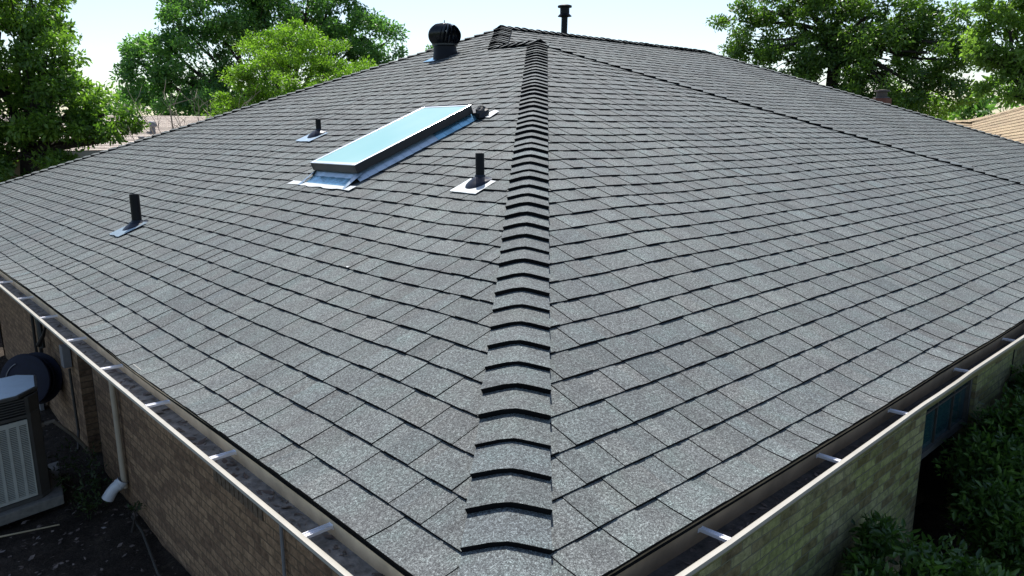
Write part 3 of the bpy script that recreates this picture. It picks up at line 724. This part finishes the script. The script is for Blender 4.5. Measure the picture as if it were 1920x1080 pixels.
# the large back tree
b = gp_(520, 33)
tree('broadleaf_tree', 'tall dark green tree behind the tan roofed house and the lime green tree', b, up(at(520, 200, 33), 3.6),
     [(275, 130, 33, 50, 55), (240, 110, 33, 22, 30), (300, 160, 33, 60, 45), (350, 60, 33, 45, 60), (410, 20, 32.5, 80, 60), (370, 140, 32, 70, 60), (480, 60, 33, 80, 80), (560, 20, 33, 80, 70),
      (630, 40, 33, 60, 60), (680, 75, 32.5, 48, 46), (720, 82, 32.5, 34, 44), (640, 120, 32, 60, 45), (690, 125, 32.5, 30, 20), (450, -60, 33, 110, 60), (590, -60, 33, 100, 60), (420, 200, 33, 150, 40), (305, 70, 33, 26, 22)],
     M['leafM'], .155, 12.5, 160, .48, .36, seed=5)
# lime green tree
b = gp_(540, 24)
tree('lime_green_tree', 'bright lime green round tree in front of the tall dark tree', b, up(at(545, 230, 24), 2.6),
     [(540, 95, 24, 70, 48), (480, 125, 24, 55, 45), (600, 110, 24, 50, 50), (560, 150, 23.5, 110, 50), (450, 180, 23.5, 45, 45), (520, 195, 23.5, 90, 40), (625, 170, 23.5, 60, 40), (675, 140, 24, 34, 22), (430, 215, 23.5, 24, 24), (700, 128, 24, 16, 12)],
     M['leafG'], .08, 34, 160, .29, .15, seed=8, flat=.6)
# right oak
b = gp_(1572, 26)
tree('oak_tree', 'dark spreading oak tree behind the right end of the roof, sky showing through its crown', b, up(at(1572, 40, 26), 6.4),
     [(1385, 40, 26, 42, 26), (1430, 15, 26, 50, 26), (1372, 92, 26, 26, 16), (1450, 75, 25.5, 60, 28), (1410, 100, 25.5, 40, 22), (1480, 115, 25.5, 60, 32), (1520, 30, 26, 50, 40), (1590, 60, 26, 50, 60), (1650, 20, 26, 60, 35),
      (1640, 90, 25.5, 60, 45), (1700, 60, 25.5, 50, 45), (1740, 100, 25, 60, 40), (1560, 140, 25.5, 80, 40), (1660, 160, 25.5, 90, 45), (1770, 45, 25.5, 45, 35), (1790, 110, 25, 34, 22), (1600, -40, 26, 120, 40), (1470, -30, 26, 80, 30), (1740, 180, 25, 70, 30), (1700, 215, 25, 70, 24), (1560, 190, 25.5, 80, 24), (1480, 150, 25.5, 60, 24), (1810, 80, 25, 28, 22), (1620, 195, 25.5, 90, 25)],
     M['leafR'], .12, 25, 145, .38, .24, seed=11, flat=.6)
# far right tree
b = gp_(1960, 21)
tree('broadleaf_tree', 'pale green tree cut off by the right edge of the view', b, up(at(1950, 150, 21), 4),
     [(1890, 20, 21, 45, 40), (1860, 75, 21, 42, 36), (1905, 70, 21, 50, 50), (1880, 125, 21, 34, 26), (1900, 165, 21, 44, 24), (1930, 140, 21, 50, 50), (1835, 85, 21, 20, 20), (1915, -30, 21, 60, 40), (1960, 60, 21.5, 60, 80)],
     M['leafRR'], .11, 31, 130, .28, .18, seed=14)
# background bushes
for (nm, lb, px, d, bl, sd) in (
    ('leafy_bush', 'sunlit yellow green bush under the oak beyond the right hip', 1715, 34, [(1715, 190, 34, 46, 26), (1760, 215, 33, 40, 20), (1680, 205, 34, 30, 20)], 21),
    ('leafy_bush', 'sunlit green bush between the oak and the pale green tree', 1850, 38, [(1835, 165, 38, 40, 28), (1880, 190, 37, 50, 26), (1810, 200, 37, 40, 22)], 22),
    ('leafy_bush', 'dark green bush below the pale tree at the right edge, behind the tan roof', 1900, 30, [(1880, 200, 30, 60, 24), (1830, 215, 30, 50, 16), (1940, 175, 30, 50, 30)], 23),
    ('leafy_bush', 'low far bush behind the left neighbour house ridge', 330, 46, [(300, 195, 46, 110, 26), (420, 190, 46, 90, 26), (240, 195, 45, 50, 22), (180, 200, 45, 60, 22), (530, 190, 46, 90, 24)], 24)):
    tree(nm, lb, gp_(px, d), up(at(px, 215, d), 2.2), bl, M['leafB'] if sd in (21, 22) else M['leafM'], .24, 5, 80, .5, .10, 'bushes beyond the roofs', sd, 'bush')
b = gp_(811, 40)
tree('distant_tree', 'tiny green treetop just left of the turbine vent, mostly hidden by the roof', b, up(at(811, 110, 40), 4.5), [(808, 104, 40, 9, 9), (814, 96, 40, 4, 9), (806, 92, 40, 3, 6)], M['leafM'], .16, 20, 26, .22, .10, seed=31)
# bare sapling
t = thing('bare_shrub', 'leafless pale twigs rising in front of the left neighbour roof', 'shrub', gp_(330, 17)); mb = MB()
for (x0, y0, x1, y1) in ((300, 262, 232, 152), (302, 262, 255, 200), (315, 258, 280, 210), (333, 252, 322, 175), (345, 245, 318, 172), (366, 240, 371, 178), (352, 245, 305, 172), (392, 236, 388, 190), (402, 235, 395, 192), (332, 250, 348, 220), (420, 225, 460, 190), (430, 222, 490, 168), (270, 270, 240, 235), (382, 238, 352, 183), (318, 176, 372, 182)):
    a = at(x0, y0+22, 17); c2 = at(x1, y1, 17+rnd.uniform(-.3, .3)); p = limb(mb, a, c2, .009, .0035, .05, 8, 5)
    for k in range(2):
        q = p[rnd.randint(2, 6)]; limb(mb, q, q+Vector((rnd.uniform(-.3, .3), rnd.uniform(-.3, .3), rnd.uniform(.15, .4))), .006, .003, .08, 4, 4)
    limb(mb, gp_(330, 17), a, .03, .014, .03, 5, 5)
mb.build('twigs', M['twig'], t, smooth=True)
# shrubs on the right
def shrub(label, blobs, ncl, per, lsize, rc, seed, mat='leafS', name='glossy_shrub', group='shrubs along the right wall'):
    c0 = sum((Vector(W(*b[:3])) for b in blobs), Vector())/len(blobs); t = thing(name, label, 'shrub', (c0.x, c0.y, 0), group); mb = MB(); rg = random.Random(seed); cs = []; rs = []; tn = []
    for (u, v, z, ru, rz) in blobs:
        c = W(u, v, z); p = limb(mb, (c0.x+rg.uniform(-.2, .2), c0.y+rg.uniform(-.2, .2), -.1), c, .018, .006, .1, 6, 5)
        for i in range(int(ncl)):
            th_ = rg.uniform(0, 2*math.pi); zz = rg.uniform(-.6, 1); s_ = math.sqrt(max(0, 1-zz*zz)); r_ = rg.uniform(.45, 1)
            q = c+Vector((math.cos(th_)*s_*ru*r_, math.sin(th_)*s_*ru*r_, zz*rz*r_)); 
            if q.x > q.y and q.y > WV-.08: q.y = WV-.08-rg.random()*.1
            if q.y > q.x and q.x > WV-.06: q.x = WV-.06-rg.random()*.05
            cs.append(q); rs.append(rc*rg.uniform(.7, 1.2)); tn.append(rg.random()**1.6)
            if i % 2 == 0: limb(mb, p[-2], q, .006, .002, .1, 4, 4)
    mb.build('stems', M['bark'], t, smooth=True)
    leaves_mesh('leaves', cs, rs, per, lsize, M[mat], t, shape=.36, tint=tn, seed=seed, droop=-.15, upl=.35)
shrub('near glossy green shrub against the right wall at the bottom of the view', [(.25, 2.9, -1.75, .42, .38), (.05, 3.4, -1.8, .45, .40), (.30, 3.7, -1.65, .40, .40), (-.1, 3.95, -1.85, .40, .34), (.2, 2.45, -1.95, .45, .35), (-.2, 3.1, -1.95, .5, .35)], 60, 34, .068, .10, 41)
shrub('large dark hedge shrub at the right edge beside the window recess', [(.25, 6.0, -1.6, .40, .45), (.1, 6.8, -1.45, .50, .5), (.15, 6.3, -1.8, .45, .4), (.0, 5.3, -1.95, .35, .3), (.18, 5.25, -1.75, .28, .3), (.38, 5.75, -1.95, .26, .3), (.38, 5.6, -1.55, .26, .34), (.35, 6.1, -1.5, .3, .4), (.32, 6.55, -2.0, .34, .3), (.3, 7.5, -1.4, .5, .5), (-.1, 5.6, -1.75, .35, .42), (-.35, 6.4, -1.7, .5, .5), (0, 8.3, -1.4, .6, .55), (-.5, 7.5, -1.6, .5, .5), (.2, 9.2, -1.4, .6, .6)], 75, 34, .070, .12, 42)
shrub('small low bright leaved shrub in front of the near one at the lower right', [(-.15, 4.35, -1.95, .28, .26), (-.35, 4.1, -2.0, .26, .22)], 22, 24, .075, .09, 43)
# weeds beside the downspout
shrub('small weedy plant by the white drain elbow at the left wall', [(6.45, .40, -2.12, .22, .14), (6.85, .45, -2.05, .22, .2), (6.15, .38, -2.2, .12, .08)], 20, 9, .045, .07, 44, 'leafW', 'weed_clump', 'weeds at the left wall')
shrub('sprig of tiny weeds growing from the foot of the left wall', [(5.55, .62, -2.1, .06, .07)], 8, 8, .035, .04, 45, 'leafW', 'weed_clump', 'weeds at the left wall')
# ------------------------------------------------------------------ AC UNIT
ac = thing('air_conditioner', 'grey outdoor air conditioning unit with louvred side on a pad by the left wall', 'air conditioner', W(6.9, -.2, -EH))
RA = R(-8); e1 = Vector((-math.cos(RA), math.sin(RA), 0)); # towards -v along the front face
e1 = Vector((-math.cos(R(9)), -math.sin(R(9)), 0)); e2 = Vector((-math.sin(R(9))*-1*-1, math.cos(R(9)), 0))
e2 = Vector((-e1.y*-1*-1, -e1.x, 0)).normalized()
P0 = W(6.50, .14, -EH+.12)                        # lower front corner nearest the wall
Wd, Dp, Hh, chf = .78, .70, 1.0, .075
def AC(a, b, z): return P0+e1*a+e2*b+Vector((0, 0, z))
def octo(m, z, c): return [AC(-m, -m+c, z), AC(-m+c, -m, z), AC(Wd+m-c, -m, z), AC(Wd+m, -m+c, z), AC(Wd+m, Dp+m-c, z), AC(Wd+m-c, Dp+m, z), AC(-m+c, Dp+m, z), AC(-m, Dp+m-c, z)]
mb = MB(); mb.prism(octo(-.03, 0.02, chf), (0, 0, Hh-.04)); mb.build('core', M['acblack'], ac)
mb = MB()                                         # corner posts, base and bands
for (a, b_) in ((0, 0), (Wd, 0), (0, Dp), (Wd, Dp)):
    sa = 1 if a == 0 else -1; sb_ = 1 if b_ == 0 else -1
    mb.prism([AC(a, b_+sb_*(chf+.03), 0), AC(a, b_+sb_*chf, 0), AC(a+sa*chf, b_, 0), AC(a+sa*(chf+.03), b_, 0), AC(a+sa*chf, b_+sb_*.02, 0), AC(a+sa*.02, b_+sb_*chf, 0)], (0, 0, Hh-.01))
mb.prism(octo(.004, 0, chf), (0, 0, .035)); mb.prism(octo(.003, Hh-.20, chf), (0, 0, .028))
mb.build('frame', M['acdark'], ac)
mb = MB()                                         # upper dark vent slats
for i in range(6):
    z = Hh-.155+i*.024; mb.prism(octo(.0, z, chf), (0, 0, .010))
mb.build('vent_slats', M['acdark'], ac)
mb = MB(); zt = Hh-.215; z0 = .045                 # louvred panel on front and far side
def panel(f, L):
    def B(a0, a1, za, zb, d0, d1): mb.prism([f(a0, d0, za), f(a1, d0, za), f(a1, d1, za), f(a0, d1, za)], (0, 0, zb-za))
    B(chf+.03, L-chf-.03, z0, z0+.03, -.006, .006); B(chf+.03, L-chf-.03, zt-.045, zt, -.006, .006)
    nc = 7; w0 = chf+.03; wt = L-2*chf-.06
    for k in range(nc+1): x = w0+wt*k/nc; B(max(w0, x-.012), min(w0+wt, x+.012), z0, zt, -.008, .004)
    z = z0+.034
    while z < zt-.05:
        B(w0, w0+wt, z, z+.009, -.003, .006); z += .0165
panel(lambda a, d, z: AC(a, d, z), Wd); panel(lambda a, d, z: AC(Wd-d, a, z), Dp)
mb.build('louvre_panel', M['acgrey'], ac)
mb = MB(); mb.prism(octo(.012, Hh-.012, .16), (0, 0, .03)); mb.build('top_rim', M['acdark'], ac, bevel=.004)
mb = MB(); mb.prism(octo(-.010, Hh+.0185, .15), (0, 0, .006)); mb.build('top_plate', M['acplate'], ac, bevel=.002)
mb = MB(); h0 = AC(.005, .12, .66); mb.tube([h0, h0+Vector((.10, -.01, .01)), W(6.75, .42, -1.72), W(6.95, .58, -2.0), W(7.1, .64, -2.18)], [.020, .018, .018, .018, .018], 10)
mb.lathe(h0, [(.03, -.02), (.03, .02)], 12); mb.build('refrigerant_line', M['hosegrey'], ac, smooth=True)
pad = MB(); pad.prism([AC(-.10, -.08, -.10), AC(Wd+.1, -.08, -.10), AC(Wd+.1, Dp+.1, -.10), AC(-.10, Dp+.1, -.10)], (0, 0, .095)); o = pad.build('concrete_pad', M['mortar'], bevel=.008); tag(o, 'low concrete pad under the air conditioning unit', 'pad'); origin_to(o, W(6.9, -.2, -EH))
# hose reel on wall
hr_ = thing('hose_reel', 'round navy blue hose reel on the left wall behind the air conditioning unit', 'hose reel', W(8.6, WV-.02, -1.75))
hc = W(8.6, WV-.28, -1.62); qh = Quaternion((0, 1, 0), R(-90))
qh = Vector((0, 0, 1)).rotation_difference(Vector((-.72, -.66, .2)).normalized())
mb = MB(); mb.lathe(hc, [(0, .12), (.25, .125), (.30, .11), (.305, .095), (.25, .09), (.13, .085), (.13, -.08), (.25, -.085), (.305, -.09), (.30, -.11), (.25, -.125), (0, -.12)], 40, qh); mb.build('drum', M['navy'], hr_, smooth=True)
mb = MB()
for k in range(26):
    r_ = .14+.005*k; zz = -.07+.14*((k*5) % 9)/8
    mb.tube([hc+qh @ Vector((r_*math.cos(a), r_*math.sin(a), zz)) for a in np.linspace(0, 2*math.pi, 30)], .010, 6, cap=False)
mb.build('hose', M['navy'], hr_, smooth=True)
mb = MB(); mb.tube([hc+qh @ Vector(((.21)*math.cos(a), .21*math.sin(a), .13)) for a in np.linspace(1.2, 3.4, 18)], .006, 6); mb.build('trim_ring', M['greypipe'], hr_, smooth=True)
mb = MB(); mb.box(hc+Vector((.2, 0, -.1)), (.24, .10, .16)); mb.tube([hc, hc+Vector((.3, .03, 0))], .03, 10); mb.build('bracket', M['black'], hr_)
# hanging tools
tl = thing('garden_tools', 'dark garden tools with curved handles leaning on the left wall above the unit', 'tools', W(9.9, WV-.08, -EH)); mb = MB()
mb.tube([W(9.55, WV-.06, -EH), W(9.5, WV-.05, -.78)], .018, 8)
mb.tube([W(9.5, WV-.05, -.8), W(9.35, WV-.09, -.86), W(9.1, WV-.08, -.93), W(9.0, WV-.08, -1.1), W(9.05, WV-.08, -1.5)], .022, 8)
mb.tube([W(9.0, WV-.08, -.9), W(8.92, WV-.08, -1.0), W(8.9, WV-.08, -1.35)], .03, 8)
mb.tube([W(8.35, WV-.1, -.93), W(8.5, WV-.12, -1.10), W(8.62, WV-.16, -1.24)], [.012, .02, .03], 8)
mb.build('handles', M['black'], tl, smooth=True)
mb = MB(); mb.box(W(9.56, WV-.09, -EH+.14), (.04, .24, .30)); mb.build('blade', M['greypipe'], tl)
# stick, cable
mb = MB(); mb.tube([W(6.22, -.62, -EH+.03), W(6.12, -.30, -EH+.035), W(6.02, .10, -EH+.03)], [.009, .008, .006], 8); o = mb.build('stick', M['straw'], smooth=True); tag(o, 'thin pale bamboo stick lying on the soil in front of the unit', 'stick'); origin_to(o, W(6.1, -.25, -EH))
mb = MB(); mb.tube([W(5.75, .62, -EH+.02), W(5.37, .60, -EH+.03), W(5.0, .55, -EH+.02), W(4.65, .50, -EH+.02), W(4.2, .50, -EH+.02), W(3.6, .42, -EH+.02)], .012, 8); o = mb.build('cable', M['hosedark'], smooth=True); tag(o, 'dark cable lying on the soil along the foot of the left wall', 'cable'); origin_to(o, W(5, .55, -EH))
# white flecks on the shingles
for (pl, s, q, lb) in (('L', 2.42, 1.13, 'tiny white fleck lying on the left slope below the skylight'), ('R', 6.27, 2.02, 'tiny white fleck lying on the right slope near the outer hip')):
    mb = MB(); c = P3(pl, s, q, .02); mb.add([c+Vector((-.010, -.006, 0)), c+Vector((.008, -.010, .003)), c+Vector((.011, .006, 0)), c+Vector((-.004, .010, .004))], [(0, 1, 2, 3)])
    o = mb.build('paper_fleck', M['whiteplate']); tag(o, lb, 'debris', 'white flecks on the roof'); origin_to(o, c)
# ------------------------------------------------------------------ NEIGHBOURS
def neighbour(name, label, ridge, planes, walls, mat, wl):
    t = thing(name, label, 'house', wl); return t
nh = thing('neighbour_house', 'low house with a pinkish tan shingle roof behind the big left tree', 'house', W(21, 7, -EH))
def shingle_quad(mb, A, B, C, D, rows, tabs):
    """courses of thin slabs between eave A-B and ridge D-C"""
    nrm = (B-A).cross(D-A).normalized(); nrm = nrm if nrm.z > 0 else -nrm
    for i in range(rows):
        f0, f1 = i/rows, (i+1)/rows; a = A.lerp(D, f0); b = B.lerp(C, f0); c = B.lerp(C, f1); d = A.lerp(D, f1); n = max(1, int((b-a).length/tabs))
        for j in range(n):
            g0, g1 = j/n, (j+1)/n; g = rnd.gauss(1, .07)
            h = nrm*(.012+rnd.uniform(-.002, .003)); vs = [a.lerp(b, g0)+h, a.lerp(b, g1)+h, d.lerp(c, g1), d.lerp(c, g0), a.lerp(b, g0)-nrm*.004, a.lerp(b, g1)-nrm*.004]
            mb.add(vs, [(0, 1, 2, 3), (0, 4, 5, 1)], [0, 1], (g, g, g))
mb = MB(); ZR, ZE = 1.62, .74; uR, uE = 22, 18.4
shingle_quad(mb, W(uE, -6, ZE), W(uE, 14, ZE), W(uR, 14, ZR), W(uR, -6, ZR), 26, .9)
shingle_quad(mb, W(uR*2-uE, -6, ZE), W(uR*2-uE, 14, ZE), W(uR, 14, ZR+.001), W(uR, -6, ZR+.001), 26, 2.)
nr = mb.build('roof', [M['pinkshingle'], simple('pink_edge', (.15, .12, .10), .9)], nh, tint=True)
mb = MB(); mb.box(W((uE+2*uR-uE)/2, 4, ZE-.06-1.55), (19.0, (uR-uE)*2-.8, 3.0)); mb.build('wall', M['nwall'], nh)
mb = MB(); mb.box(W(uE+.02, 4, ZE-.07), (20, .03, .16)); mb.build('fascia', M['gutter'], nh)
mb = MB(); vc = W(20.1, 5.55, 1.14); mb.lathe(vc, [(.07, -.1), (.07, .14)], 18); mb.lathe(vc, [(.07, .13), (.11, .16), (.12, .22), (.09, .28), (.03, .30), (0, .30)], 18); o = mb.build('roof_vent', M['greypipe'], nr, smooth=True)
mb = MB(); vc = W(18.9, 4.9, .84); mb.lathe(vc, [(.06, -.1), (.06, .16), (.075, .17), (.075, .21), (0, .22)], 18); mb.build('roof_vent', M['greypipe'], nr, smooth=True)
# right neighbour: hip roof rising to the right and a lower wing
n2 = thing('neighbour_house', 'house at the far right with an orange tan shingle roof rising past the frame', 'house', W(4, 18, -EH))
def P(px, py, d): return at(px, py, d)
mb = MB()
a = P(1700, 300, 13.0); bb = P(2150, 330, 11.0); top = P(2050, 162, 15.2); jn = P(1828, 226, 15.8); lft = P(1700, 226, 15.8)
shingle_quad(mb, P(1830, 320, 22.5), P(2200, 320, 22.5), P(2060, 158, 26.5), P(1822, 227, 26.5), 20, .42)
shingle_quad(mb, P(1640, 320, 23.0), P(1834, 320, 22.6), P(1826, 227, 26.6), P(1690, 227, 26.6), 20, .42)
shingle_quad(mb, P(1640, 250, 33), P(2060, 230, 33), P(2060, 159, 26.55), P(1822, 227.5, 26.65), 16, 1.)
o = mb.build('roof', [M['tanshingle'], simple('tan_edge', (.16, .11, .075), .9)], n2, tint=True)
mb = MB(); pts = [P(1690, 226.5, 26.6), P(1790, 226.5, 26.6), P(1820, 226, 26.5), P(1840, 221.5, 26.5), P(1858, 216.5, 26.5), P(1930, 195.8, 26.5), P(2060, 158, 26.5)]
for i in range(len(pts)-1):
    d = pts[i+1]-pts[i]; w = Vector((-d.y, d.x, 0)).normalized()*.17; k = max(1, int(d.length/.2))
    for j in range(k):
        p0 = pts[i]+d*(j/k); p1 = pts[i]+d*((j+1.2)/k); dn_ = Vector((0, 0, -.045)); up_ = Vector((0, 0, .02))
        g = rnd.gauss(1.03, .05); mb.add([p0+w+dn_+up_*.5, p0+up_*1.1, p0-w+dn_+up_*.5, p1+w+dn_, p1+up_*.4, p1-w+dn_], [(0, 1, 4, 3), (1, 2, 5, 4)], 0, (g, g, g))
mb.build('hip_cap', M['tanshingle'], o, tint=True)
mb = MB(); c0 = P(1900, 300, 27.5); mb.box((c0.x, c0.y, .9), (6.4, 6.4, 1.8), Quaternion((0, 0, 1), R(-15))); mb.build('wall', M['nwall'], n2)
# fence
fe = thing('board_fence', 'red brown wooden board fence behind the left end of the roof', 'fence', up(at(20, 325, 15.8), 0)); mb = MB()
p0 = at(-300, 300, 16); p1 = at(110, 300, 15.7); d = (p1-p0); d.z = 0; L = d.length; d.normalize(); n = int(L/.15); yaw_ = math.atan2(d.y, d.x)
for i in range(n):
    c = p0+d*(i*.15); mb.box((c.x, c.y, 1.26+rnd.uniform(-.015, .015)), (.138, .02, 2.52), Quaternion((0, 0, 1), yaw_))
mb.build('boards', M['fence'], fe)
for z in (.35, 2.0): mb = MB(); c = (p0+p1)/2; mb.box((c.x-d.y*-.03, c.y-d.x*.03, z), (L, .04, .09), Quaternion((0, 0, 1), yaw_)); mb.build('rail', M['fence'], fe)
# ------------------------------------------------------------------ LIGHT, SKY, CAMERA
SUN_AZ = YAW + R(-4); SUN_EL = R(61)
w = bpy.data.worlds.new('World'); SC.world = w; w.use_nodes = True; nt = w.node_tree; nt.nodes.clear()
ow = nt.nodes.new('ShaderNodeOutputWorld'); bg = nt.nodes.new('ShaderNodeBackground'); sky = nt.nodes.new('ShaderNodeTexSky')
sky.sky_type = 'NISHITA'; sky.sun_disc = False; sky.sun_elevation = SUN_EL; sky.sun_rotation = SUN_AZ; sky.air_density = 1.0; sky.dust_density = 1.1; sky.ozone_density = 1.0
bg.inputs[1].default_value = .125; nt.links.new(sky.outputs[0], bg.inputs[0]); nt.links.new(bg.outputs[0], ow.inputs[0])
sl = bpy.data.lights.new('sun', 'SUN'); sl.energy = 4.9; sl.angle = R(.53); sl.color = (1, .97, .92); so = bpy.data.objects.new('sun', sl); COL.objects.link(so)
sd = Vector((math.sin(SUN_AZ)*math.cos(SUN_EL), math.cos(SUN_AZ)*math.cos(SUN_EL), math.sin(SUN_EL)))
so.rotation_euler = sd.to_track_quat('Z', 'Y').to_euler(); so.location = sd*60
cam = bpy.data.cameras.new('camera'); co = bpy.data.objects.new('camera', cam); COL.objects.link(co); SC.camera = co
cam.sensor_fit = 'HORIZONTAL'; cam.sensor_width = 36; cam.lens = FPX/1920*36; cam.clip_start = .05; cam.clip_end = 3000
mat = Matrix((CR, CU, -CF)).transposed().to_4x4(); mat.translation = CP; co.matrix_world = mat
SC.view_settings.view_transform = 'Standard'; SC.view_settings.look = 'None'; SC.view_settings.exposure = .55; SC.view_settings.gamma = 1
SC.cycles.max_bounces = 6; SC.cycles.transparent_max_bounces = 4
